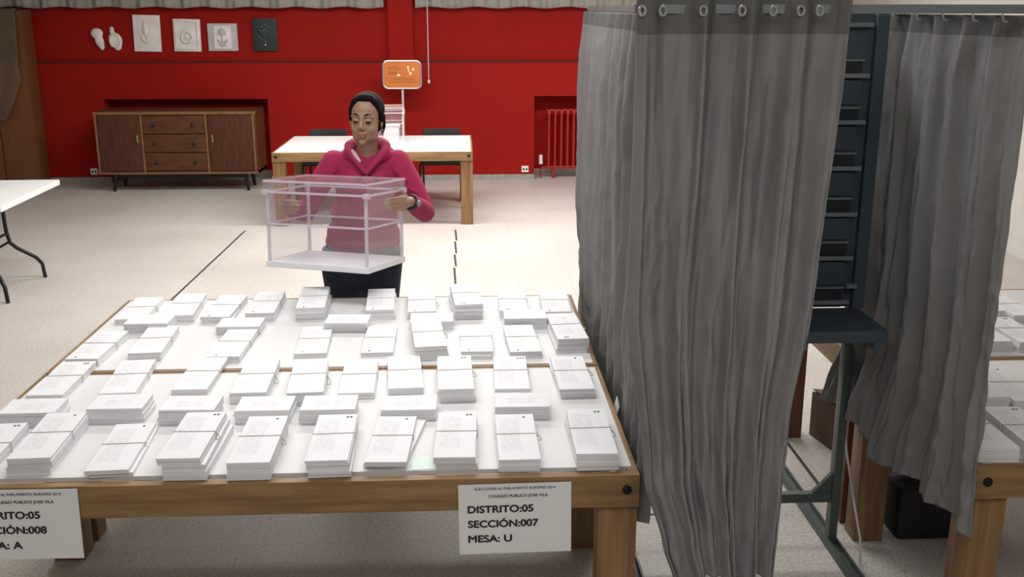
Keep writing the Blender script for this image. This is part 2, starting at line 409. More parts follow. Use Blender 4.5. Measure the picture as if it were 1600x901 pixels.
a = MB().ell((.0, -.03, .06), (.070, .032, .062)); a.ell((.02, -.03, -.02), (.050, .030, .09), (0, R(-15), 0)); a.ell((.042, -.025, -.085), (.030, .022, .045))
o = obj('plaster_cast', fuse(a, .006, 3), M['plaster'], loc=(-4.205, WY + .09, 1.66)); tag(o, 'smooth white plaster cast shaped like a bud, far left on the red wall', 'wall relief', 'reliefs hung on the red wall')
a = MB().ell((0, -.02, -.02), (.078, .024, .095), (0, R(-18), 0)); a.ell((-.03, -.02, .09), (.028, .022, .05)); a.ell((.02, -.02, -.09), (.045, .022, .045))
o = obj('plaster_cast', fuse(a, .006, 3), M['plaster'], loc=(-4.005, WY + .09, 1.66)); tag(o, 'pointed white plaster cast with a hollow centre beside the bud shaped cast', 'wall relief', 'reliefs hung on the red wall')
rim = [(.052 * math.cos(t / 20 * 2 * PI) * (1 - .25 * math.sin(t / 20 * 2 * PI)) + .0, -.045, -.02 + .075 * math.sin(t / 20 * 2 * PI)) for t in range(20)]
obj('raised_rim', MB().tube(rim, .008, closed=True), M['plaster'], o)

# pull cord, sockets
cd = thing('curtain_cord', 'thin white curtain cord hanging down the red wall beside the pillar', 'cord', (-.40, WY - .07, 0))
obj('cord', MB().cyl((0, 0, 1.19), (0, 0, 2.9), .006, seg=8), M['plaster_g'], cd)
obj('pull', MB().ell((0, 0, 1.172), (.017, .017, .024)), M['white_gloss'], cd)
for lx, lz, lb in ((-4.375, .135, 'white wall socket low on the red wall beside the sideboard'), (.735, .128, 'white wall socket low on the red wall beside the radiator niche')):
    s_ = thing('wall_socket', lb, 'socket', (lx, WY, lz), group='wall sockets')
    obj('cover_plate', MB().box((0, -.012, 0), (.085, .024, .075), bev=.004), M['white_gloss'], s_)
    f = MB()
    for q in (-1, 1): f.cyl((q * .018, -.0235, 0), (q * .018, -.026, 0), .012)
    obj('outlet', f, M['bolt'], s_)

# radiator
rd = thing('radiator', 'dark red column radiator in the niche of the red wall', 'radiator', (.99, WY + .13, 0))
NX = 14
for i in range(NX):
    x = .04 + i * .075
    mb = MB()
    for dy in (-.045, .045): mb.cyl((x, dy, .13), (x, dy, .80), .015, seg=10)
    mb.box((x, 0, .80), (.042, .13, .045), bev=.012); mb.box((x, 0, .13), (.042, .13, .045), bev=.012)
    obj('radiator_column', mb, M['redrad'], rd)
obj('header_pipe', MB().cyl((.01, 0, .815), (NX * .075, 0, .815), .016), M['redrad'], rd)
obj('footer_pipe', MB().cyl((.01, 0, .13), (NX * .075, 0, .13), .016), M['redrad'], rd)
for x in (.1, .9): obj('foot', MB().box((x, 0, .06), (.03, .1, .12)), M['redrad'], rd)
obj('valve_pipe', MB().tube([(.02, -.01, .13), (-.05, -.01, .13), (-.055, -.01, .10), (-.055, -.01, 0)], .011), M['redrad'], rd)
obj('thermostat_valve', MB().cyl((-.055, -.01, .17), (-.055, -.01, .27), .026, .022).ell((-.055, -.01, .27), (.022, .022, .012)), M['white_gloss'], rd, label='white thermostat valve')

# ------------------------------------------------------------------ sideboard
sb = thing('sideboard', 'dark walnut sideboard with three central drawers and two doors before the niche', 'sideboard', (-3.20, 11.62, 0))
W2 = .885; x0, x1 = -W2, W2; d = .50; zb, zt = .20, .895
c = MB(); c.b2((x0, 0, zt - .03), (x1, d, zt), bev=.004); c.b2((x0, 0, zb), (x1, d, zb + .03)); c.b2((x0, 0, zb), (x0 + .03, d, zt - .03)); c.b2((x1 - .03, 0, zb), (x1, d, zt - .03)); c.b2((x0 + .03, d - .02, zb), (x1 - .03, d, zt - .03)); c.b2((x0 + .03, .022, zb + .03), (x1 - .03, d - .02, zt - .03))
obj('body', c, M['walnut'], sb)
e = MB(); e.b2((x0 - .004, -.006, zt - .032), (x1 + .004, .0, zt)); e.b2((x0 - .004, -.006, zb), (x1 + .004, 0, zb + .02))
for xx in (x0 + .012, x1 - .03, -.375, .335): e.b2((xx - .010, -.006, zb + .02), (xx + .012, .0, zt - .032))
obj('front_edging', e, M['walnut_l'], sb)
for a_, b_, hx, m_ in ((x0 + .035, -.39, -.425, 'left'), (.355, x1 - .045, .40, 'right')):
    dr = obj('door', MB().b2((a_, .002, zb + .035), (b_, .022, zt - .04), bev=.003), M['walnut_d'], sb)
    obj('handle', MB().cap([(hx, -.014, .56), (hx, -.014, .63)], .009), M['brass'], dr)
for i in range(3):
    h = (zt - .04 - zb - .035) / 3; z = zb + .035 + i * h
    dr = obj('drawer', MB().b2((-.36, .0, z + .006), (.32, .022, z + h - .006), bev=.004), M['walnut'], sb)
    for kx in (-.235, .195):
        obj('knob', MB().cyl((kx, 0, z + h * .5), (kx, -.018, z + h * .5), .010, .008).ell((kx, -.022, z + h * .5), (.020, .012, .020)), M['knob'], dr)
for lx, ly in ((-.75, .05), (.75, .05), (-.75, .42), (.75, .42)):
    obj('leg', MB().cyl((lx, ly, 0), (lx * .96, ly, zb), .016, .028), M['black_metal'], sb)
obj('under_rail', MB().b2((-.74, .06, zb - .05), (.74, .10, zb)).b2((-.74, .38, zb - .05), (.74, .42, zb)), M['black_metal'], sb)

# wardrobe with blanket at far left
wd = thing('wardrobe', 'tall brown wooden wardrobe in the corner, partly under a brown blanket', 'wardrobe', (-5.485, 12.02, 0))
obj('carcass', MB().b2((-.60, 0, 0), (.605, .235, 1.985), bev=.004), M['wardrobe'], wd)
for a_, b_ in ((-.59, .20), (.212, .595)):
    dr = obj('door', MB().b2((a_, -.020, .06), (b_, -.001, 1.97), bev=.003), M['wardrobe'], wd)
bm = bmesh.new(); nu, nv = 60, 50; G = []
for j in range(nv + 1):
    v = j / nv; row = []
    for i in range(nu + 1):
        u = i / nu; x = -.60 + 1.13 * u + .012 * math.sin(v * 5)
        low = .80 + .40 * max(0, (u - .80) / .20) ** 1.4 + .05 * math.sin(u * 7)
        s_ = v * 1.35
        if s_ < .20: y, z = .16 - s_ * .8, 1.993
        else:
            f = (s_ - .20) / 1.15; y = -.034 - .02 * math.sin(f * 3) - .015 * abs(noise.noise(Vector((u * 4, v * 3, 0)))) - .012 * math.sin(u * 14 + v * 9) * f - .012; z = 1.985 - f * (1.985 - low)
        row.append(bm.verts.new((x, y, z)))
    G.append(row)
for j in range(nv):
    for i in range(nu): bm.faces.new((G[j][i], G[j][i + 1], G[j + 1][i + 1], G[j + 1][i]))
mb = MB(); mb.bm.free(); mb.bm = bm
bl = obj('blanket', mb, M['blanket'], loc=(-5.485, 12.02, 0), smooth='all'); sm = bl.modifiers.new('s', 'SOLIDIFY'); sm.thickness = .006
tag(bl, 'brown blanket hanging over the top of the tall wooden wardrobe', 'blanket')

# ------------------------------------------------------------------ white folding table, left
ft = thing('folding_table', 'white plastic folding table with black curved legs, cut by the photo edge', 'table', (-4.02, 7.42, 0), rz=R(1.5))
obj('table_top', MB().box((0, 0, .705), (1.83, 1.12, .042), bev=.010), M['plastic_white'], ft)
obj('rim_frame', MB().box((0, 0, .675), (1.74, 1.02, .022)), M['black_metal'], ft)
for sx in (-1, 1):
    mb = MB()
    for sy in (-1, 1):
        mb.tube([(sx * .62, sy * .16, .665), (sx * .622, sy * .18, .40), (sx * .63, sy * .20, .31), (sx * .66, sy * .24, .26), (sx * .71, sy * .29, .21), (sx * .755, sy * .33, .165), (sx * .785, sy * .355, .11), (sx * .795, sy * .36, .0)], .014)
    obj('leg', mb, M['black_metal'], ft)
    mb = MB()
    for z in (.385, .315): mb.cyl((sx * .622, -.19, z), (sx * .622, .19, z), .010)
    mb.cyl((sx * .62, 0, .385), (sx * .15, 0, .66), .009)
    obj('brace', mb, M['black_metal'], ft)

# ------------------------------------------------------------------ wooden tables with white tops
def wood_table(label, x0, x1, y0, y1, group, legm='pine_z', apz=.10, legw=.115, legd=.075, H=.70, name='wooden_table', near=.022):
    t = thing(name, label, 'table', ((x0 + x1) / 2, (y0 + y1) / 2, 0), group=group)
    a, b = (x1 - x0) / 2, (y1 - y0) / 2; e = .032
    obj('table_top', MB().b2((-a + .017, -b + near, H - .012), (a - .017, b - .022, H + .0015)), M['laminate'], t)
    for s_ in (-1, 1):
        obj('apron', MB().box((0, s_ * (b - e / 2), H - apz / 2), (2 * a, e, apz), bev=.003), M['pine'], t)
        obj('apron', MB().box((s_ * (a - e / 2), 0, H - apz / 2), (e, 2 * (b - e) - .002, apz), bev=.003), M['pine_y'], t)
    for sx in (-1, 1):
        for sy in (-1, 1):
            cx, cy = sx * (a - e * .0 - legw / 2 - (.0 if True else 0)), sy * (b - e - legd / 2)
            lg = obj('leg', MB().box((sx * (a - legw / 2 - .001), cy, (H - apz) / 2), (legw, legd + .02, H - apz - .001), bev=.004), M[legm], t)
            obj('bolt', MB().cyl((sx * (a - legw * .32), sy * b, H - apz * .45), (sx * (a - legw * .32), sy * (b + .004), H - apz * .45), .014).ell((sx * (a - legw * .32), sy * (b + .003), H - apz * .45), (.011, .004, .011)), M['bolt'], lg)
    sl = MB()
    for q in (-.4, 0, .4): sl.box((q * a, 0, H - .030), (.05, 2 * (b - e) - .01, .03))
    obj('under_slats', sl, M['pine_y'], t)
    return t
G1 = 'wooden tables with white tops'
wood_table('wooden table with white top carrying the ballot piles and both taped signs', -1.555, .497, 2.690, 3.632, G1, near=.058)
wood_table('wooden table with white top butted behind the one with taped signs', -1.555, .497, 3.640, 4.625, G1)
wood_table('wooden table with white top near the red wall, chairs tucked behind it', -1.79, .083, 9.62, 10.93, G1, apz=.085)
wood_table('wooden table with ballots right of the grey curtains, at the photo edge', 1.492, 3.54, 2.690, 3.632, G1, near=.058)
wood_table('wooden table behind the curtains, butted to the right hand ballot table', 1.492, 3.54, 3.640, 4.625, G1, legm='brown_z')

# ------------------------------------------------------------------ signs taped to the table front
def sign(label, cx, w_, zt, h_, lines, tilt=0):
    s_ = thing('paper_sign', label, 'sign', (cx, 2.6855, zt), rot=(R(-1.2), tilt, 0), group='printed sheets taped to the table edge')
    obj('sheet', MB().box((0, 0, -h_ / 2), (w_, .0016, h_)), M['signpaper'], s_)
    for txt, lx, z, wid, cap, bold, m_ in lines:
        me, tw = text_mesh(txt, cap / .70, bold, .0004)
        sc = wid / tw
        if bold > .0005:
            bmx = bmesh.new(); bmx.from_mesh(me); src = bmx.verts[:] + bmx.edges[:] + bmx.faces[:]
            for q, (ex, ey) in enumerate(((.0009, .0), (.0018, .0), (.0026, 0), (.0013, .0009), (.0013, -.0009)) if bold > .0009 else ((.0004, 0),)):
                g_ = bmesh.ops.duplicate(bmx, geom=src)
                bmesh.ops.translate(bmx, vec=(ex / sc, ey, .00003 * (q + 1)), verts=[v for v in g_['geom'] if isinstance(v, bmesh.types.BMVert)])
            bmx.to_mesh(me); bmx.free()
        for v in me.vertices: v.co = Vector((v.co.x * sc, v.co.y, v.co.z))
        me.materials.clear()
        obj('lettering', me, M[m_], s_, loc=(lx, -.0016, z), rot=(R(90), 0, 0), label='black lettering')
    return s_
def lines(sec, mesa, mw):
    return [('ELECCIONES AL PARLAMENTO EUROPEO 2014', -.115, -.0175, .232, .0075, .0002, 'ink_s'),
            ('COLEGIO PUBLICO JOSE VILA', -.075, -.0415, .170, .0085, .0006, 'ink'),
            ('DISTRITO:05', -.137, -.088, .188, .0215, .0010001, 'ink'),
            ('SECCIÓN:' + sec, -.137, -.134, .202, .0215, .0010001, 'ink'),
            ('MESA: ' + mesa, -.137, -.181, mw, .0215, .0010001, 'ink')]
sign('white paper sign reading SECCION 007 MESA U taped to the table edge', .134, .326, .6845, .219, lines('007', 'U', .125), R(-.6))
sign('white paper sign reading SECCION 008 MESA A, cut by the photo edge', -1.262, .326, .697, .214, lines('008', 'A', .130), R(.4))

# ------------------------------------------------------------------ ballot bundles
ORD = ['first', 'second', 'third', 'fourth', 'fifth', 'sixth', 'seventh', 'eighth', 'ninth', 'tenth']
ZT = .7018
def bundle(x, y, ang, z0, h, W_, L_, wide, label, group, seed, number=None, band=True, nearmark=False):
    rnd = random.Random(seed)
    mb = MB(); bm = mb.bm; nl = max(1, round(h / .010)); hh = h / nl; ns = 12
    curl = rnd.uniform(.0, .0035)
    for l in range(nl):
        ox, oy = rnd.uniform(-.0018, .0018), rnd.uniform(-.0025, .0025); g = .0006
        rings = []
        for j in range(ns + 1):
            t = j / ns * 2 - 1; yy = t * L_ / 2 + oy
            dip = -.0012 * math.exp(-(t - .12) ** 2 / .03) + (curl * max(0, abs(t) - .5) ** 2 if l == nl - 1 else 0)
            zb = l * hh + (g if l else 0); zt_ = (l + 1) * hh + dip * (l + 1) / nl
            rings.append([bm.verts.new((sx * W_ / 2 + ox, yy, zz)) for sx, zz in ((-1, zb), (1, zb), (1, zt_), (-1, zt_))])
        for j in range(ns):
            A, B = rings[j], rings[j + 1]
            for k_ in range(4): bm.faces.new((A[k_], A[(k_ + 1) % 4], B[(k_ + 1) % 4], B[k_]))
        bm.faces.new(rings[0][::-1]); bm.faces.new(rings[-1])
    bmesh.ops.recalc_face_normals(bm, faces=bm.faces[:])
    mk = M['ballot_w'] if wide else M['ballot']
    if number:   # small printed number, in the ink of the sheet
        mb.mi = 1
        s_ = -1 if nearmark else 1
        cx = .030 * s_; cy = (L_ / 2 - .022) * s_
        for q in range(number):
            mb.box((cx + q * .011, cy, h + .0002), (.0078, .0105, .0008))
    t = thing('ballot_bundle', label, 'ballots', (x, y, z0), rz=R(ang), group=group)
    obj('paper_sheets', mb, [mk, M['ink_s']], t, smooth=None)
    if band and not wide:
        yb = L_ * .06; w2 = W_ / 2 + .003; r = .0013
        obj('rubber_band', MB().tube([(-w2, yb, .001), (w2, yb, .001), (w2 + .0005, yb + rnd.uniform(-.01, .01), h * .5), (w2, yb + rnd.uniform(-.004, .004), h - .0002), (-w2, yb, h - .0002)], r, seg=6, closed=True), M['band'], t)
        if rnd.random() < .45:
            lp = [(w2 + .001 + .012 * abs(math.sin(q / 8 * PI)) , yb - .004 - .02 * q / 8, h * .75 - h * .6 * math.sin(q / 8 * PI * .7)) for q in range(9)]
            obj('band_loop', MB().tube(lp, .0011, seg=6), M['band'], t)
    return t
ROWS = {
'A': ('front row', [(-1.443, 2.912, 3.1, 0.032, 1), (-1.265, 2.937, 2.8, 0.054, 2), (-1.042, 2.909, 3.3, 0.024, 2), (-0.822, 2.891, 0, 0.067, 3), (-0.624, 2.878, 0.6, 0.054, 2), (-0.405, 2.888, 0.8, 0.052, 3), (-0.23, 2.922, -2.4, 0.028, 2), (-0.033, 2.917, -1.4, 0.041, 2), (0.151, 2.904, 0.2, 0.034, 2), (0.378, 2.898, -0.6, 0.051, 2)]),
'B': ('crosswise row behind the front row', [(-1.412, 3.19, 1, 0.048, 2), (-1.141, 3.209, 0, 0.051, 3), (-0.902, 3.188, -1, 0.050, 2), (-0.664, 3.187, 0, 0.044, 2), (-0.453, 3.177, .5, 0.048, 2), (-0.191, 3.186, 0, 0.038, 2), (0.181, 3.179, -1, 0.045, 2)]),
'C': ('row before the wooden seam', [(-1.442, 3.511, 0.7, 0.028, 1), (-1.21, 3.522, 4.6, 0.028, 1), (-0.961, 3.554, 0.2, 0.024, 2), (-0.749, 3.472, 1.9, 0.039, 1), (-0.56, 3.445, 4.5, 0.046, 1), (-0.386, 3.496, 2.0, 0.023, 1), (-0.225, 3.53, 4.4, 0.024, 1), (-0.042, 3.45, 1.6, 0.049, 2), (0.161, 3.507, -0.7, 0.024, 1), (0.379, 3.466, 0.9, 0.035, 2)]),
'D': ('row beyond the wooden seam', [(-1.439, 3.88, -1.1, 0.03, 1), (-1.237, 3.927, 3.5, 0.033, 1), (-0.919, 3.891, -1.0, 0.026, 1), (-0.609, 3.935, 2.7, 0.018, 1), (-0.348, 3.938, 0.7, 0.018, 1), (-0.149, 3.882, 5.4, 0.057, 2), (0.038, 3.897, 0.4, 0.029, 2), (0.223, 3.888, 2.5, 0.029, 1), (0.408, 3.945, 3.1, 0.060, 3)]),
'E': ('crosswise row near the far edge', [(-1.317, 4.157, 0, 0.047, 1), (-0.937, 4.13, 0, 0.036, 1), (-0.494, 4.135, -3, 0.044, 2), (-0.144, 4.154, 0, 0.039, 1), (0.248, 4.144, 0, 0.050, 1)]),
'F': ('last row at the far edge', [(-1.434, 4.41, 1.9, 0.023, 1), (-1.238, 4.42, 4.1, 0.035, 1), (-1.065, 4.40, -1.6, 0.031, 2), (-0.887, 4.42, 1.3, 0.04, 1), (-0.675, 4.413, 3.4, 0.062, 3), (-0.379, 4.42, 2.9, 0.046, 2), (-0.197, 4.42, 2.3, 0.036, 1), (0.002, 4.409, 4.5, 0.070, 3), (0.211, 4.419, -0.7, 0.036, 1), (0.397, 4.40, -1.3, 0.034, 1)])}
seed = 100
LVL = {1: [''], 2: ['lower ', 'upper '], 3: ['lowest ', 'middle ', 'topmost ']}
for r_, (desc, L_) in ROWS.items():
    wide = r_ in 'BE'
    for i, (x, y, ang, h, n) in enumerate(L_):
        hs = [h * q for q in {1: [1], 2: [.48, .52], 3: [.36, .30, .34]}[n]]
        z = ZT
        last = (i == len(L_) - 1)
        for k_, hq in enumerate(hs):
            seed += 1; rnd = random.Random(seed)
            jx, jy, ja = (rnd.uniform(-.006, .006), rnd.uniform(-.008, .008), rnd.uniform(-1.5, 1.5)) if n > 1 and k_ < n - 1 else (0, 0, 0)
            if r_ == 'A' and i == 3: jx, jy, ja = [(.016, -.004, -.6), (.010, .002, .8), (0, 0, 0)][k_]
            if r_ == 'A' and i == 6 and k_ == 0: jx, jy, ja = .012, .012, -6
            if y + jy > 4.44: jy = 0
            lab = '%s%s ballot bundle, %s pile from the left, %s' % (LVL[n][k_], 'white' if wide else 'banded', ORD[i], desc)
            topk = k_ == n - 1
            num = None
            if topk and not wide: num = {'A': [2, 1, 1, 2, 1, 2, 1, 2, 1, 2], 'C': [2, 0, 0, 0, 0, 0, 0, 2, 3, 1], 'D': [1, 0, 1, 1, 1, 0, 1, 1, 2], 'F': [0, 0, 1, 1, 1, 1, 1, 2, 2, 1]}[r_][i]
            bundle(x + jx, y + jy, ang + ja, z, hq - .0004, .178 if wide else .122, .128 if wide else .345, wide, lab, 'ballot bundles laid out on the two front tables', seed, num, band=topk, nearmark=r_ in 'DF')
            z += hq
# loose pale green sheet by the table edge
o = obj('loose_sheet', MB().box((0, 0, .0006), (.066, .085, .0012), (0, 0, R(6))), M['tint'], loc=(-.133, 2.795, ZT)); tag(o, 'pale green loose sheet between two ballot piles at the table edge', 'paper')
# piles on the right hand table (mostly hidden by the curtain)
for rn, (y, xs_) in {'first row': (2.87, (1.575, 1.725)), 'second row': (3.26, (1.60, 1.74, 1.885)), 'third row': (3.86, (1.79, 1.93, 2.075, 2.22)), 'fourth row': (4.27, (1.97, 2.11, 2.25, 2.40))}.items():
    for i, x in enumerate(xs_):
        rnd = random.Random(int(x * 1000)); 
        bundle(x, y + rnd.uniform(-.02, .02), rnd.uniform(-2, 3), ZT, rnd.uniform(.03, .055), .122, .33, False, 'ballot bundle on the right hand table, %s from the curtain, %s from the camera' % (ORD[i], rn), 'ballot bundles on the right hand tables', 900 + int(x * 100), 1 + i % 2)

# ------------------------------------------------------------------ chairs behind the far table
def chair(x, label):
    t = thing('chair', label, 'chair', (x, 10.48, 0), group='black chairs behind the far table')
    obj('seat', MB().box((0, .22, .475), (.43, .42, .035), bev=.012), M['black_bag'], t)
    mb = MB(); pr = []
    for q in range(9):
        s_ = (q / 8 - .5) * .37; pr.append((s_, .50 + .10 * (s_ / .185) ** 2 * -.25, 0))
    mb = MB()
    for z0, z1 in ((.66, .765),):
        A = [[mb.bm.verts.new((p_[0], p_[1] + dy, z)) for p_ in pr] for dy, z in ((0, z0), (0, z1), (.018, z1), (.018, z0))]
        for k_ in range(4):
            for q in range(8): mb.bm.faces.new((A[k_][q], A[k_][q + 1], A[(k_ + 1) % 4][q + 1], A[(k_ + 1) % 4][q]))
        mb.bm.faces.new([A[k_][0] for k_ in range(4)]); mb.bm.faces.new([A[k_][8] for k_ in (3, 2, 1, 0)])
    bmesh.ops.recalc_face_normals(mb.bm, faces=mb.bm.faces[:])
    obj('backrest', mb, M['black_bag'], t)
    for sx in (-1, 1):
        obj('leg', MB().tube([(sx * .215, .0, 0), (sx * .215, .01, .44), (sx * .20, .05, .46)], .012), M['black_metal'], t)
        obj('leg', MB().tube([(sx * .20, .53, 0), (sx * .20, .43, .46), (sx * .19, .50, .74)], .012), M['black_metal'], t)
    obj('seat_frame', MB().tube([(-.21, .03, .452), (.21, .03, .452), (.20, .42, .452), (-.20, .42, .452)], .010, closed=True), M['black_metal'], t)
    return t
chair(-.235, 'black chair behind the far wooden table, right of the woman')
chair(-1.43, 'black chair behind the far wooden table, left of the woman')

# ------------------------------------------------------------------ orange sign on a stand
sg = thing('sign_stand', 'orange notice board in a rounded steel frame on a pole behind the far table', 'sign', (-.69, 11.9, 0))
w_, h_, r_ = .425, .305, .055
def rr(w_, h_, r_, n=6):
    P = []
    for cx, cz, a0 in ((w_ / 2 - r_, h_ / 2 - r_, 0), (-w_ / 2 + r_, h_ / 2 - r_, 90), (-w_ / 2 + r_, -h_ / 2 + r_, 180), (w_ / 2 - r_, -h_ / 2 + r_, 270)):
        for q in range(n + 1): P.append((cx + r_ * math.cos(R(a0 + 90 * q / n)), cz + r_ * math.sin(R(a0 + 90 * q / n))))
    return P
obj('frame', MB().tube([(a_, 0, 1.272 + b_) for a_, b_ in rr(w_, h_, r_)], .013, closed=True), M['chrome'], sg)
pn = obj('board', MB().prism([(a_, 1.272 + b_) for a_, b_ in rr(w_ - .02, h_ - .02, r_ - .01)], 'y', -.006, .006), M['orange'], sg)
rnd = random.Random(2)
for q, (a_, b_, l_) in enumerate([(-.16, 1.355, .10), (-.16, 1.335, .13), (-.16, 1.305, .10), (-.16, 1.29, .15), (-.16, 1.275, .12), (-.13, 1.235, .26), (-.10, 1.215, .24), (-.14, 1.19, .27)]):
    xx = a_; t = MB()
    while xx < a_ + l_:
        wl = rnd.uniform(.012, .03); t.b2((xx, -.0075, b_ - .004), (xx + wl, -.006, b_ + .004)); xx += wl + .006
    obj('lettering', t, M['orange_d'], pn)
for a_, b_, c_, e_ in ((.07, 1.35, .012, .022), (.075, 1.32, .008, .02), (.125, 1.33, .014, .018), (.095, 1.285, .016, .020), (-.04, 1.268, .020, .016)): obj('pale_figure', MB().ell((a_, -.007, b_), (c_, .003, e_), seg=12), M['cream'], pn)
obj('pole', MB().cyl((.0, .014, .02), (.0, .014, 1.13), .013), M['plaster_g'], sg)
obj('base', MB().cyl((0, .014, 0), (0, .014, .02), .17, .16, seg=32), M['chrome'], sg)

# ------------------------------------------------------------------ ballot boxes
def ballot_box(label, loc, rot, w_=.513, d_=.363, h_=.40, group='clear ballot boxes', slotcover=False):
    t = thing('ballot_box', label, 'ballot box', loc, rot=rot, group=group)
    a, b = w_ / 2, d_ / 2; th = .004
    obj('base', MB().box((0, 0, .014), (w_ + .012, d_ + .012, .028), bev=.004), M['plastic_white'], t, label='white base')
    wl = MB(); zl = h_ - .055
    wl.b2((-a, -b, .028), (a, -b + th, zl)); wl.b2((-a, b - th, .028), (a, b, zl)); wl.b2((-a, -b + th, .028), (-a + th, b - th, zl)); wl.b2((a - th, -b + th, .028), (a, b - th, zl))
    obj('side_panels', wl, M['acrylic'], t)
    for sx in (-1, 1):
        for sy in (-1, 1):
            cp = obj('corner_post', MB().box((sx * (a - .006), sy * (b - .006), (.028 + zl) / 2), (.013, .013, zl - .03), bev=.003), M['acrylic_e'], t)
            cp2 = obj('clasp', MB().box((sx * (a + .001), sy * (b + .001), zl - .002), (.028, .026, .024), bev=.004), M['acrylic_e'], t)
    rb = MB(); zr = .20
    for s_ in (-1, 1): rb.box((0, s_ * b, zr), (w_, .007, .009)); rb.box((s_ * a, 0, zr), (.007, d_, .009))
    obj('reinforcing_rib', rb, M['acrylic_e'], t)
    fl = MB()
    for z in (zl, h_ - .006):
        for s_ in (-1, 1): fl.box((0, s_ * (b + .004), z), (w_ + .016, .012, .009)); fl.box((s_ * (a + .004), 0, z), (.012, d_ + .0, .009))
    ld = obj('lid', MB().b2((-a - .008, -b - .008, h_ - .006), (-.085, b + .008, h_)).b2((.085, -b - .008, h_ - .006), (a + .008, b + .008, h_)).b2((-.085, .008, h_ - .006), (.085, b + .008, h_)).b2((-.085, -b - .008, h_ - .006), (.085, -.008, h_))
             .b2((-a - .008, -b - .008, zl), (a + .008, -b - .004, h_ - .006)).b2((-a - .008, b + .004, zl), (a + .008, b + .008, h_ - .006)).b2((-a - .008, -b - .004, zl), (-a - .004, b + .004, h_ - .006)).b2((a + .004, -b - .004, zl), (a + .008, b + .004, h_ - .006)), M['acrylic'], t)
    obj('lid_rim', fl, M['acrylic_e'], ld)
    return t
BXR = Euler((-.080, -.020, -.395))
bc = Vector((-.597, 4.705, 1.043)); bo = bc - BXR.to_matrix() @ Vector((0, 0, .20))
ballot_box('clear acrylic ballot box with white base held by the woman in pink', bo, BXR)
ballot_box('clear acrylic ballot box standing on the far wooden table', (-.81, 10.36, ZT), (0, 0, R(3)), w_=.42, d_=.32, h_=.36)
o = obj('white_envelope_pile', MB().box((0, 0, .065), (.15, .20, .130), bev=.004).box((.01, .005, .135), (.15, .2, .01), (0, 0, .1)), M['signpaper'], loc=(-.72, 10.36, ZT + .029)); tag(o, 'pile of white envelopes inside the far ballot box', 'envelopes')

# ------------------------------------------------------------------ voting booth
bt = thing('voting_booth', 'grey metal voting booth frame with ballot rack, shelf and curtain rails', 'voting booth', (0, 0, 0))
XL, XR, YF, YB, ZR = .595, 1.395, 2.600, 4.95, 1.998
obj('upper_rail', MB().box(((XL + XR) / 2 - .07, YF, ZR), (XR - XL + .20, .018, .022)), M['rail'], bt)
obj('upper_rail', MB().box((XL, (YF + YB) / 2, ZR), (.018, YB - YF, .022)), M['rail'], bt)
obj('upper_rail', MB().box((XR + .012, (YF + YB) / 2 + .0, ZR), (.018, YB - YF, .022)), M['rail'], bt)
obj('upper_rail', MB().box(((XL + XR) / 2, YB, ZR), (XR - XL, .018, .022)), M['rail'], bt)
obj('upper_rail', MB().box(((XL + XR) / 2, 3.86, ZR), (XR - XL, .018, .022)), M['rail'], bt)
for x in (XL + .01, XR):
    obj('upright', MB().box((x, 3.50, ZR / 2), (.032, .045, ZR), bev=.003), M['frame'], bt)
    fr_ = obj('foot_rail', MB().b2((x - .024, 2.86, .0), (x + .024, 4.22, .020), bev=.002).b2((x - .022, 2.87, .020), (x - .014, 4.21, .036)).b2((x + .014, 2.87, .020), (x + .022, 4.21, .036)), M['frame'], bt)
obj('crossbar', MB().box(((XL + XR) / 2, 3.50, .205), (XR - XL - .02, .03, .036)).box(((XL + XR) / 2, 3.53, .11), (.03, .02, .012)), M['frame'], bt)
for s_, x in ((1, XL + .03), (-1, XR - .02)): obj('gusset', MB().prism([(x, .222), (x + s_ * .07, .222), (x, .30)], 'y', 3.49, 3.51), M['frame'], bt)
# rack plate with ballot trays
rk = obj('ballot_rack', MB().b2((.62, 3.36, 1.0), (1.372, 3.385, 1.985), bev=.003), M['booth'], bt, label='dark blue grey ballot rack')
for a_ in (.62, 1.332): obj('rack_stile', MB().b2((a_, 3.335, 1.0), (a_ + .04, 3.36, 1.985)), M['booth'], bt)
zs = [(1.946, 1.946), (1.836, 1.786), (1.683, 1.636), (1.533, 1.484), (1.381, 1.329), (1.230, 1.178), (1.070, 1.022)]
for q, (zu, zl) in enumerate(zs):
    m_ = MB(); m_.b2((.70, 3.325, zl - .004), (1.318, 3.36, zl + .004)); m_.b2((.70, 3.325, zl + .004), (1.318, 3.328, zl + .010))
    tr_ = obj('ballot_tray', m_, M['booth_e'], rk)
    if q:
        obj('tray_slot', MB().b2((.705, 3.352, zl + .006), (1.300, 3.3597, zu - .002)), M['booth_d'], rk)
        obj('slot_lip', MB().b2((.70, 3.346, zu - .002), (1.305, 3.36, zu + .004)), M['booth_e'], rk)
        m_ = MB()
        zn = (zs[q + 1][0] if q < 6 else None)
        if zn: m_.prism([(3.3595, zl - .012), (3.335, zl - .012), (3.350, zn + .012), (3.3595, zn + .012)], 'x', .72, 1.296)
        else: m_.b2((.72, 3.35, 1.002), (1.296, 3.36, 1.012))
        obj('rack_panel', m_, M['booth'], rk)
obj('tray_clip', MB().box((1.318, 3.33, 1.083), (.035, .03, .012)), M['booth_e'], rk)
obj('shelf', MB().b2((.625, 3.085, .958), (1.360, 3.355, .998), bev=.004).b2((.64, 3.09, .93), (.66, 3.34, .96)).b2((1.32, 3.09, .93), (1.34, 3.34, .96)), M['booth'], bt, label='blue grey writing shelf')
obj('shelf_screw', MB().cyl((1.10, 3.11, .93), (1.10, 3.11, .96), .006), M['booth_e'], bt)

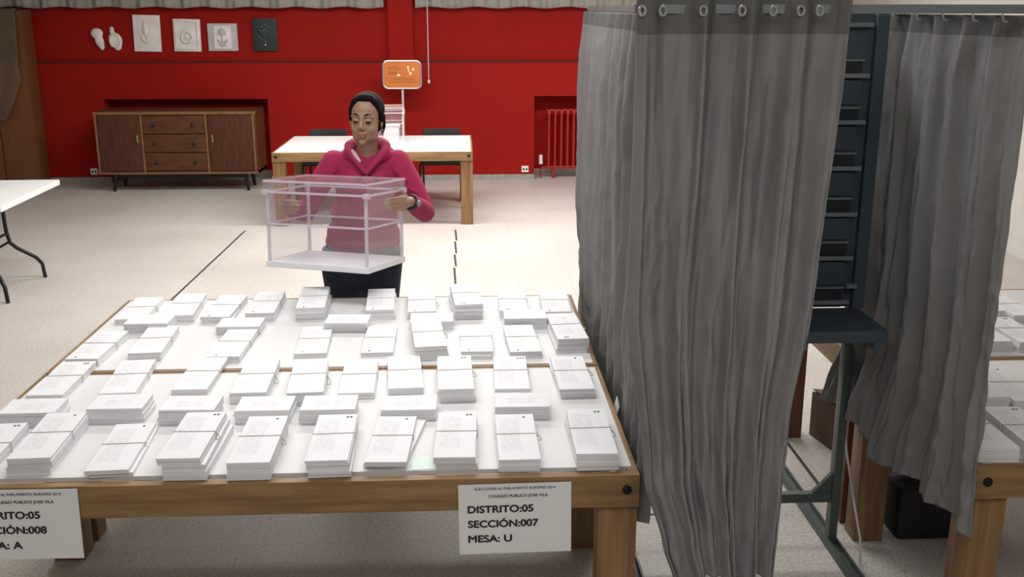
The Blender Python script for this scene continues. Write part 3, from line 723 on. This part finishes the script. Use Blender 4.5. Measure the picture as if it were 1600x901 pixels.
def curtain(name, label, left, right, ztop, zbot, folds, amp, seed, group, nu=280, nv=210, weave=False, hemcurve=None, heading=.055, normal=None, ztop_f=None, ridges=6):
    """left/right: functions v -> (x, y) of the two side edges; v=0 top, 1 hem"""
    rnd = random.Random(seed); ph = [rnd.uniform(0, 6.28) for _ in range(8)]
    bm = bmesh.new(); G = []
    for j in range(nv + 1):
        v = j / nv
        L0, R0 = Vector((*left(v), 0)), Vector((*right(v), 0)); dd = R0 - L0
        nn = normal or Vector((dd.y, -dd.x, 0)).normalized()
        row = []
        for i in range(nu + 1):
            u = i / nu
            dr = .55 * math.sin(3.1 * u + ph[0]) * (1 + .5 * v) + .35 * math.sin(7.3 * u + ph[1] + 1.5 * v) + .9 * v * noise.noise(Vector((u * 2.3 + seed, v * 1.5, 3.3)))
            th = 2 * PI * folds * u + dr * 2.2 * math.sin(PI * u)
            s1 = math.sin(th)
            s1 = math.copysign(abs(s1) ** .8, s1)
            A = amp * (1 - .25 * v) * (1 + .5 * noise.noise(Vector((u * 4, v * 2, seed))))
            o1 = A * s1
            o2 = amp * .38 * math.sin(2 * PI * folds * 2.35 * u + ph[2] + 1.2 * math.sin(3 * v + ph[3])) * min(1, v * 5)
            rdg = .5 - abs(noise.noise(Vector((u * ridges * 2.4 + 1.3 * v + seed, v * 1.6, 7.7))))
            rdg2 = .5 - abs(noise.noise(Vector((u * ridges * 5 - 3.1 * v, v * 5.5 + seed, 2.7))))
            rdg3 = .5 - abs(noise.noise(Vector((u * ridges * 4 + 6 * v, v * 15, seed + 5.5))))
            o3 = (.026 * rdg + .012 * rdg2 * (.4 + v) + .011 * rdg3 * (.25 + .9 * v)) * min(1, v * 9)
            p = L0 + dd * u + nn * (o1 + o2 + o3)
            wv = dd.normalized() * (amp * .35 * math.cos(th))
            zb = zbot + (hemcurve(u) if hemcurve else 0) + .012 * math.sin(th * .5 + ph[4])
            zt_ = ztop_f(u) if ztop_f else ztop
            z = zt_ + (zb - zt_) * v
            row.append(bm.verts.new((p.x + wv.x, p.y + wv.y, z)))
        G.append(row)
    for j in range(nv):
        zt_mid = G[j][nu // 2].co.z
        for i in range(nu):
            f = bm.faces.new((G[j][i], G[j][i + 1], G[j + 1][i + 1], G[j + 1][i]))
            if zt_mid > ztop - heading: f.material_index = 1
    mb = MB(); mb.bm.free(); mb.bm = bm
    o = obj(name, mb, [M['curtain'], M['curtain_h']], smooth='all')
    s_ = o.modifiers.new('s', 'SOLIDIFY'); s_.thickness = .0025; s_.offset = 0
    tag(o, label, 'curtain', group); return o
def interp(tab):
    def f(v):
        for (a, *pa), (b, *pb) in zip(tab, tab[1:]):
            if v <= b: t = (v - a) / (b - a); t = t * t * (3 - 2 * t) * .5 + t * .5; return tuple(p + (q - p) * t for p, q in zip(pa, pb))
        return tuple(tab[-1][1:])
    return f
GC = 'grey curtains of the voting booth'
# front curtain pulled across the opening
FCy = YF - .022
fc = curtain('booth_curtain', 'wide grey curtain across the front of the voting booth beside the ballot table',
        interp([(0, .418, FCy), (.5, .418, FCy - .005), (.80, .478, FCy - .01), (.92, .535, FCy - .005), (1, .575, FCy)]),
        interp([(0, .955, FCy), (.2, .940, FCy), (.5, .915, FCy), (.7, .880, FCy), (1, .862, FCy)]), 2.03, .425, 4.3, .024, 11, GC, heading=.085, ridges=4)
for q, x in enumerate((.436, .486, .585, .68, .757, .825, .872)):
    obj('grommet', MB().tube([(x, FCy - .030 + .018 * math.cos(t_ / 14 * 2 * PI) * .3, ZR - .012 + .016 * math.sin(t_ / 14 * 2 * PI)) if False else (x + .008 * math.cos(t_ / 14 * 2 * PI), FCy - .030, ZR - .004 + .011 * math.sin(t_ / 14 * 2 * PI)) for t_ in range(14)], .0035, seg=8, closed=True), M['chrome'], fc, label='steel curtain ring')
# left side curtain
ls = curtain('booth_curtain', 'grey side curtain of the booth hanging along the ballot table',
        interp([(0, .560, 2.70), (1, .545, 2.72)]), interp([(0, .580, 4.96), (.6, .580, 4.98), (1, .600, 5.02)]), 1.985, .53, 11, .024, 23, GC, nu=420, ridges=9, normal=Vector((-1, 0, 0)))
# right side curtain
rc = curtain('booth_curtain', 'grey side curtain of the booth hanging along the right hand table',
        interp([(0, 1.452, 2.585), (1, 1.478, 2.62)]), interp([(0, 1.415, 3.46), (.55, 1.415, 3.46), (.72, 1.425, 3.50), (1, 1.425, 3.74)]), 1.982, .51, 5.5, .020, 31, GC, nu=340, normal=Vector((-1, 0, 0)), hemcurve=lambda u: .03 * math.sin(9 * u) - .02 * (u < .3))
for y in (2.68, 2.84, 3.02, 3.2, 3.38):
    obj('hook', MB().tube([(1.405, y, 2.0), (1.395, y, 1.985), (1.40, y, 1.968), (1.412, y, 1.965)], .004, seg=8), M['chrome'], rc)
# curtain of the booth side facing away, seen under the shelf
curtain('booth_curtain', 'dark grey curtain behind the ballot rack, seen under the shelf', interp([(0, .80, 3.86), (1, .84, 3.86)]), interp([(0, 1.30, 3.86), (1, 1.285, 3.86)]), 1.985, .56, 5, .022, 47, GC, nu=160, nv=120)

o = obj('folded_sheet', MB().box((0, 0, 0), (.002, .075, .055), (R(10), R(12), 0)), M['signpaper'], loc=(.512, 3.27, .672)); tag(o, 'white paper corner sticking out between the table edge and the grey curtain', 'paper')
# things under / beside the right hand tables
bg = thing('black_bag', 'black bag on the floor under the right hand ballot table', 'bag', (1.86, 3.62, 0))
m_ = MB().box((0, 0, .11), (.40, .22, .22), bev=.03); m_.ell((-.05, 0, .21), (.14, .09, .05)); m_.ell((.1, .01, .2), (.09, .09, .05))
obj('bag_body', fuse(m_, .008, 3), M['black_bag'], bg)
obj('handle', MB().tube([(-.12, -.06, .2), (-.08, -.08, .29), (.06, -.08, .30), (.11, -.06, .2)], .010), M['black_bag'], bg)
cb = thing('cardboard_box', 'small brown cardboard box on the floor behind the booth frame', 'box', (1.80, 4.48, 0), rz=R(12))
obj('carton', MB().b2((-.12, -.10, 0), (.12, .10, .22), bev=.002), M['cardboard'], cb)
obj('lid_flap', MB().box((-.06, 0, .225), (.12, .2, .003), (0, R(8), 0)).box((.06, 0, .225), (.12, .2, .003), (0, R(-8), 0)), M['cardboard'], cb)
o = obj('white_cable', MB().tube([(1.455, 3.62, .45), (1.452, 3.56, .36), (1.455, 3.45, .20), (1.453, 3.36, .10), (1.45, 3.33, .02), (1.44, 3.27, .008)], .0045, seg=8), M['plaster_g'])
tag(o, 'thin pale cable hanging beside the brown table leg under the booth', 'cable')

# ------------------------------------------------------------------ the woman
PX = -.520
pr = thing('person', 'woman in a magenta hooded sweatshirt and dark jeans holding a clear ballot box', 'person', (PX, 5.12, 0))
def P(x, y, z): return Vector((x - PX, y - 5.12, z))           # world -> local
HM = Matrix.Translation(P(-.474, 5.055, 1.477)) @ Euler((R(1), R(2), R(-9))).to_matrix().to_4x4()
def head_parts(mb):
    n0 = len(mb.bm.verts)
    mb.ell((0, .018, .036), (.074, .090, .082), seg=28)
    mb.ell((0, -.022, -.020), (.066, .066, .089), seg=28)
    mb.ell((0, -.030, -.072), (.051, .048, .038), seg=20)
    mb.ell((0, -.072, -.099), (.020, .017, .017))
    for s_ in (-1, 1):
        mb.ell((s_ * .036, -.058, -.034), (.023, .022, .026))
        mb.ell((s_ * .045, -.015, -.070), (.018, .034, .030))
        mb.cap([(s_ * .012, -.084, .027), (s_ * .034, -.080, .030), (s_ * .050, -.066, .022)], [.009, .0095, .009], seg=10)
        mb.ell((s_ * .031, -.0745, .005), (.0150, .0125, .0110))
        mb.ell((s_ * .0125, -.092, -.031), (.0085, .011, .0075))
        mb.ell((s_ * .074, .012, -.012), (.007, .019, .030), (0, 0, R(20 * s_)))
    mb.cap([(0, -.084, .022), (0, -.092, .0), (0, -.103, -.024)], [.0075, .0085, .0105], seg=12)
    mb.ell((0, -.083, -.056), (.024, .012, .010)); mb.ell((0, -.081, -.070), (.020, .012, .009))
    mb.bm.verts.ensure_lookup_table()
    bmesh.ops.transform(mb.bm, matrix=HM, verts=mb.bm.verts[n0:])
def hand(mb, W, Dv, Nv, curl, thumb_up=True, L=.17):
    """W wrist, Dv finger direction, Nv palm facing direction"""
    D = Dv.normalized(); N = (Nv - D * Nv.dot(D)).normalized(); Sd = D.cross(N)
    if (Sd.z < 0) == thumb_up: Sd = -Sd        # side of the thumb
    mb.cap([W, W + D * .03], [.024, .026], seg=12)
    for k_, o_ in enumerate((.026, .009, -.009, -.025)):
        b0 = W + D * .022 + Sd * o_ * .6; b1 = W + D * (.085 - .004 * abs(k_ - 1)) + Sd * o_
        mb.cap([b0, b1], [.013, .0115], seg=10)
        ln = [.036, .041, .038, .030][k_]; p = b1; a = curl * (.6 + .12 * k_); r = [.0088, .009, .0087, .0078][k_]
        sp = Sd * (o_ * .35)
        pts = [p]
        for sg_, fr in enumerate((1, .68, .52)):
            dirv = (D * math.cos(a) + N * math.sin(a) + sp * (2.2 if sg_ == 0 else 1)).normalized(); p = p + dirv * ln * fr; pts.append(p); a += curl * .75
        mb.cap(pts, [r, r * .97, r * .9, r * .8], seg=10)
    t0 = W + D * .028 + Sd * .022; t1 = t0 + (D * .55 + Sd * .8 + N * .25).normalized() * .034; t2 = t1 + (D * .8 + Sd * .55 + N * .35).normalized() * .028; t3 = t2 + (D * .9 + Sd * .25 + N * .4).normalized() * .022
    mb.cap([t0, t1, t2, t3], [.0125, .0115, .0100, .0085], seg=10)
# arm joints
shL, elL, wrL = P(-.328, 5.11, 1.262), P(-.197, 5.00, 1.028), P(-.258, 4.785, 1.122)
shR, elR, wrR = P(-.645, 5.11, 1.262), P(-.792, 5.06, 1.022), P(-.862, 4.875, 1.085)
fd = Vector((-.384, -.923, 0)); fnR = Vector((-.923, .384, 0))
body = MB(); head_parts(body)
body.cap([P(-.478, 5.10, 1.30), P(-.475, 5.085, 1.36), P(-.474, 5.075, 1.42)], [.058, .050, .052])
body.ell(P(-.485, 5.12, 1.20), (.150, .095, .14)); body.ell(P(-.49, 5.12, 1.03), (.125, .085, .14)); body.ell(P(-.52, 5.13, .88), (.150, .10, .13))
body.cap([shR + Vector((0, 0, -.015)), P(-.485, 5.115, 1.255), shL + Vector((0, 0, -.015))], [.042, .045, .042])
body.cap([shL, elL, wrL], [.046, .038, .024]); body.cap([shR, elR, wrR], [.046, .038, .024])
for sx in (-1, 1):
    hx = -.525 + sx * .092
    body.cap([P(hx, 5.13, .84), P(hx, 5.12, .48), P(hx + sx * .01, 5.14, .09)], [.088, .056, .036])
    body.cap([P(hx + sx * .01, 5.14, .05), P(hx + sx * .02, 5.00, .03)], [.034, .028])
hand(body, wrL, Vector((-.50, -.86, .04)), Vector((-.90, .38, -.10)), .26)
hand(body, wrR, Vector((.30, -.92, .15)), Vector((.9, -.3, 0)), .42)
obj('body', fuse(body, .0042, 3, .45), M['skin'], pr, smooth=None)

# face details
def facecurve(name, pts, rad, m_):
    mb = MB(); mb.cap([HM @ Vector(p) for p in pts], rad, seg=8); obj(name, mb, m_, pr, smooth=60)
for s_ in (-1, 1):
    facecurve('eyelashes', [(s_ * .019, -.0855, -.0005), (s_ * .027, -.0880, -.0045), (s_ * .036, -.0860, -.0045), (s_ * .044, -.0795, -.001)], [.0018, .0034, .0034, .0016], M['hair'])
    facecurve('eyebrow', [(s_ * .014, -.0925, .031), (s_ * .028, -.0900, .036), (s_ * .044, -.0780, .033), (s_ * .053, -.0675, .026)], [.0024, .0036, .0030, .0014], M['hair'])
lp = MB(); n0 = 0
lp.cap([HM @ Vector(p) for p in [(-.023, -.0865, -.0635), (-.010, -.0945, -.0580), (0, -.0948, -.0600), (.010, -.0945, -.0580), (.023, -.0865, -.0635)]], [.0022, .0045, .0042, .0045, .0022], seg=10)
lp.cap([HM @ Vector(p) for p in [(-.020, -.0870, -.0655), (-.008, -.0928, -.0695), (.008, -.0928, -.0695), (.020, -.0870, -.0655)]], [.0022, .0052, .0052, .0022], seg=10)
obj('lips', fuse(lp, .0016, 2), M['lip'], pr, smooth=None)

hr = MB()
hr.ell((0, .036, .047), (.083, .092, .087), seg=28); hr.ell((0, .055, .0), (.078, .062, .085), seg=24)
hr.ell((0, .118, -.01), (.034, .036, .034)); hr.ell((0, -.012, .104), (.050, .040, .024))
for s_ in (-1, 1):
    hr.cap([(s_ * .048, -.026, .090), (s_ * .070, -.012, .045), (s_ * .076, -.002, -.002)], [.018, .014, .009], seg=12)
hr.cap([(.078, .018, .02), (.080, .022, -.03), (.074, .03, -.065)], [.014, .013, .008], seg=12)
hr.bm.verts.ensure_lookup_table(); bmesh.ops.transform(hr.bm, matrix=HM, verts=hr.bm.verts[:])
obj('hair', fuse(hr, .004, 3), M['hair'], pr, smooth=None)
obj('earring', MB().tube([HM @ Vector((.080 + .010 * math.cos(t / 10 * 2 * PI) * .3, .0 + .010 * math.cos(t / 10 * 2 * PI), -.052 + .010 * math.sin(t / 10 * 2 * PI))) for t in range(10)], .0015, seg=6, closed=True), M['chrome'], pr)

# sweatshirt
hd = MB()
hd.ell(P(-.487, 5.12, 1.175), (.168, .113, .165), seg=28); hd.ell(P(-.487, 5.115, 1.09), (.158, .112, .16), seg=28)
hd.ell(P(-.505, 5.12, .98), (.168, .113, .17), seg=28); hd.ell(P(-.515, 5.125, .90), (.186, .122, .115), seg=28); hd.cyl(P(-.518, 5.125, .81), P(-.515, 5.125, .90), .12, .118, seg=28); hd.ell(P(-.518, 5.125, .86), (.192, .122, .075), seg=28)
hd.cap([P(-.645, 5.115, 1.245), P(-.56, 5.11, 1.272), P(-.485, 5.125, 1.262), P(-.41, 5.11, 1.272), P(-.325, 5.115, 1.245)], [.066, .055, .050, .055, .066])
hd.ell(P(-.535, 5.045, 1.165), (.07, .06, .075)); hd.ell(P(-.43, 5.045, 1.165), (.07, .06, .075))
def sleeve(sh, el, wr, sgn):
    m1 = (sh + el) / 2 + Vector((sgn * .008, .0, .0)); f = .80
    w1 = el + (wr - el) * f
    hd.cap([sh, m1, el, el + (wr - el) * .45, w1], [.062, .056, .051, .048, .038], seg=16)
    for q in (.15, .35, .6, .8):
        c = sh + (el - sh) * q; hd.ell(c + Vector((0, -.01, 0)), (.057, .056, .014), (R(20 * math.sin(q * 9)), R(30 * sgn), 0))
sleeve(shL, elL, wrL, 1); sleeve(shR, elR, wrR, -1)
for q, (zz, rx) in enumerate(((1.0, .165), (.93, .172), (.87, .186))):
    hd.ell(P(-.512, 5.118, zz), (rx + .004, .122, .014), (R(6 * (-1) ** q), R(5 * (-1) ** q), 0), seg=24)
sw = obj('sweatshirt', fuse(hd, .0055, 3), M['hoodie'], pr, smooth=None)
# collar / hood: a thick ring that parts at the throat
ng = MB()
cp = [(.004, 4.992, 1.225, .012), (.032, 5.000, 1.262, .016), (.062, 5.022, 1.295, .019), (.086, 5.060, 1.320, .022), (.088, 5.105, 1.342, .028), (.070, 5.150, 1.345, .032), (.035, 5.180, 1.345, .036)]
pts, rad = [], []
for s_ in (-1, 1):
    q = cp if s_ < 0 else cp[::-1]
    for x_, y_, z_, r_ in q: pts.append(P(-.476 + s_ * x_, y_, z_)); rad.append(r_)
def dens(pts, rad, n=3):
    A, B = [], []
    for i in range(len(pts) - 1):
        for k in range(n): t = k / n; A.append(pts[i].lerp(pts[i + 1], t)); B.append(rad[i] + (rad[i + 1] - rad[i]) * t)
    return A + [pts[-1]], B + [rad[-1]]
pa, ra = dens(pts, rad)
ng.cap(pa, ra, seg=12)
for s_ in (-1, 1):
    ng.cap([P(-.476 + s_ * .05, 5.03, 1.285), P(-.476 + s_ * .095, 5.08, 1.300), P(-.476 + s_ * .10, 5.14, 1.300)], [.020, .030, .034])
ng.ell(P(-.476, 5.215, 1.275), (.110, .052, .095)); ng.ell(P(-.476, 5.20, 1.33), (.095, .045, .035))
obj('hood', fuse(ng, .0045, 5), M['hoodie'], pr, smooth=None)
ln2 = MB(); ln2.cap([P(-.476 - .066, 5.030, 1.328), P(-.476 - .050, 5.010, 1.306), P(-.476 - .030, 4.996, 1.282)], [.008, .011, .007], seg=10)
obj('hood_lining', ln2, M['hoodie_l'], pr, smooth=60, label='pale grey hood lining')
obj('zip', MB().b2((P(-.475, 0, 0).x - .003, P(0, 4.990, 0).y, 1.15), (P(-.475, 0, 0).x + .003, P(0, 5.0, 0).y, 1.225)), M['chrome'], pr)
lg = MB()
for q, (dx, dz, sx_, sz_) in enumerate(((-.022, .0, .010, .010), (-.006, .006, .012, .008), (.012, .005, .010, .010), (.028, .0, .012, .008), (.0, -.008, .03, .004))):
    lg.ell(P(-.462 + dx, 4.982 + abs(dx) * .15, 1.196 + dz), (sx_, .005, sz_), seg=10)
obj('chest_emblem', lg, M['hoodie_l'], pr, label='small pale chest emblem')
hm = MB(); 
obj('hem_band', fuse(MB().ell(P(-.518, 5.125, .828), (.186, .120, .030), seg=28), .006, 2), M['hoodie'], pr, smooth=None)

# jeans
jn = MB(); jn.ell(P(-.525, 5.135, .80), (.196, .118, .115), seg=28); jn.ell(P(-.528, 5.135, .70), (.200, .118, .11), seg=28); jn.ell(P(-.528, 5.13, .60), (.10, .09, .10))
for sx in (-1, 1):
    hx = -.530 + sx * .098
    jn.cap([P(hx, 5.13, .74), P(hx, 5.12, .48), P(hx + sx * .008, 5.14, .10)], [.112, .080, .060], seg=18)
jo = obj('jeans', fuse(jn, .007, 3), M['denim'], pr, smooth=None)
bl_ = MB(); 
for q in range(36): pass
bl_.tube([P(-.523 + .192 * math.cos(t / 36 * 2 * PI), 5.13 + .116 * math.sin(t / 36 * 2 * PI), .815) for t in range(36)], .014, closed=True)
obj('waistband', bl_, M['denim_l'], pr, label='lighter blue waistband')
for sx in (-1, 1):
    hx = -.530 + sx * .108
    sh_ = MB(); sh_.ell(P(hx, 5.10, .045), (.045, .085, .044)); sh_.ell(P(hx + sx * .01, 5.02, .036), (.046, .075, .035)); sh_.box(P(hx + sx * .005, 5.06, .012), (.085, .24, .022), bev=.008)
    obj('shoe', fuse(sh_, .006, 2), M['shoe'], pr, smooth=None)
# watch on the left wrist
wv = (wrL - elL).normalized(); wc = wrL - wv * .022; q1 = wv.orthogonal().normalized(); q2 = wv.cross(q1)
wt = obj('wristwatch', MB().tube([wc + (q1 * math.cos(t / 18 * 2 * PI) + q2 * math.sin(t / 18 * 2 * PI)) * .031 for t in range(18)], .0085, closed=True), M['watch'], pr)
fdir = (Vector((0.1, -1, .35)) - wv * Vector((0.1, -1, .35)).dot(wv)).normalized()
fq = fdir.to_track_quat('Z', 'Y').to_euler()
obj('watch_face', MB().cyl(wc + fdir * .034, wc + fdir * .044, .017, .015, seg=20), M['watchface'], wt)

# ------------------------------------------------------------------ lights
def area(name, loc, sx, sy, power, col=(1, .97, .92), rot=(0, 0, 0)):
    l = bpy.data.lights.new(name, 'AREA'); l.shape = 'RECTANGLE'; l.size = sx; l.size_y = sy; l.energy = power; l.color = col
    o = bpy.data.objects.new(name, l); C.objects.link(o); o.location = loc; o.rotation_euler = rot; return o
area('ceiling_lamp_far', (.2, 9.3, 2.96), 5.0, .35, 190, (1, .985, .96))
area('ceiling_lamp_mid', (-.2, 6.6, 2.96), 4.4, .35, 140, (1, .98, .95))
area('ceiling_lamp_ballots', (-.3, 3.8, 2.96), 2.6, .35, 46, (.97, .98, 1))
area('ceiling_lamp_camera', (.2, .3, 2.96), 3.2, 1.3, 60, (.98, .985, 1))
wld = bpy.data.worlds.new('w'); S.world = wld; wld.use_nodes = True
wld.node_tree.nodes['Background'].inputs[0].default_value = (.9, .95, 1, 1); wld.node_tree.nodes['Background'].inputs[1].default_value = .2

# ------------------------------------------------------------------ camera
cam = bpy.data.cameras.new('camera'); co = bpy.data.objects.new('camera', cam); C.objects.link(co)
cam.sensor_width = 36; cam.lens = 36.0; cam.clip_start = .05; cam.clip_end = 60
co.location = (0, 0, 2.0); co.rotation_euler = (R(90 - 15.3), 0, R(-2.692))
S.camera = co
S.view_settings.view_transform = 'Standard'; S.view_settings.look = 'None'; S.view_settings.gamma = 1; S.view_settings.exposure = 0
S.view_settings.use_curve_mapping = False
S.cycles.use_denoising = True
S.cycles.max_bounces = 10; S.cycles.transparent_max_bounces = 24; S.cycles.diffuse_bounces = 5
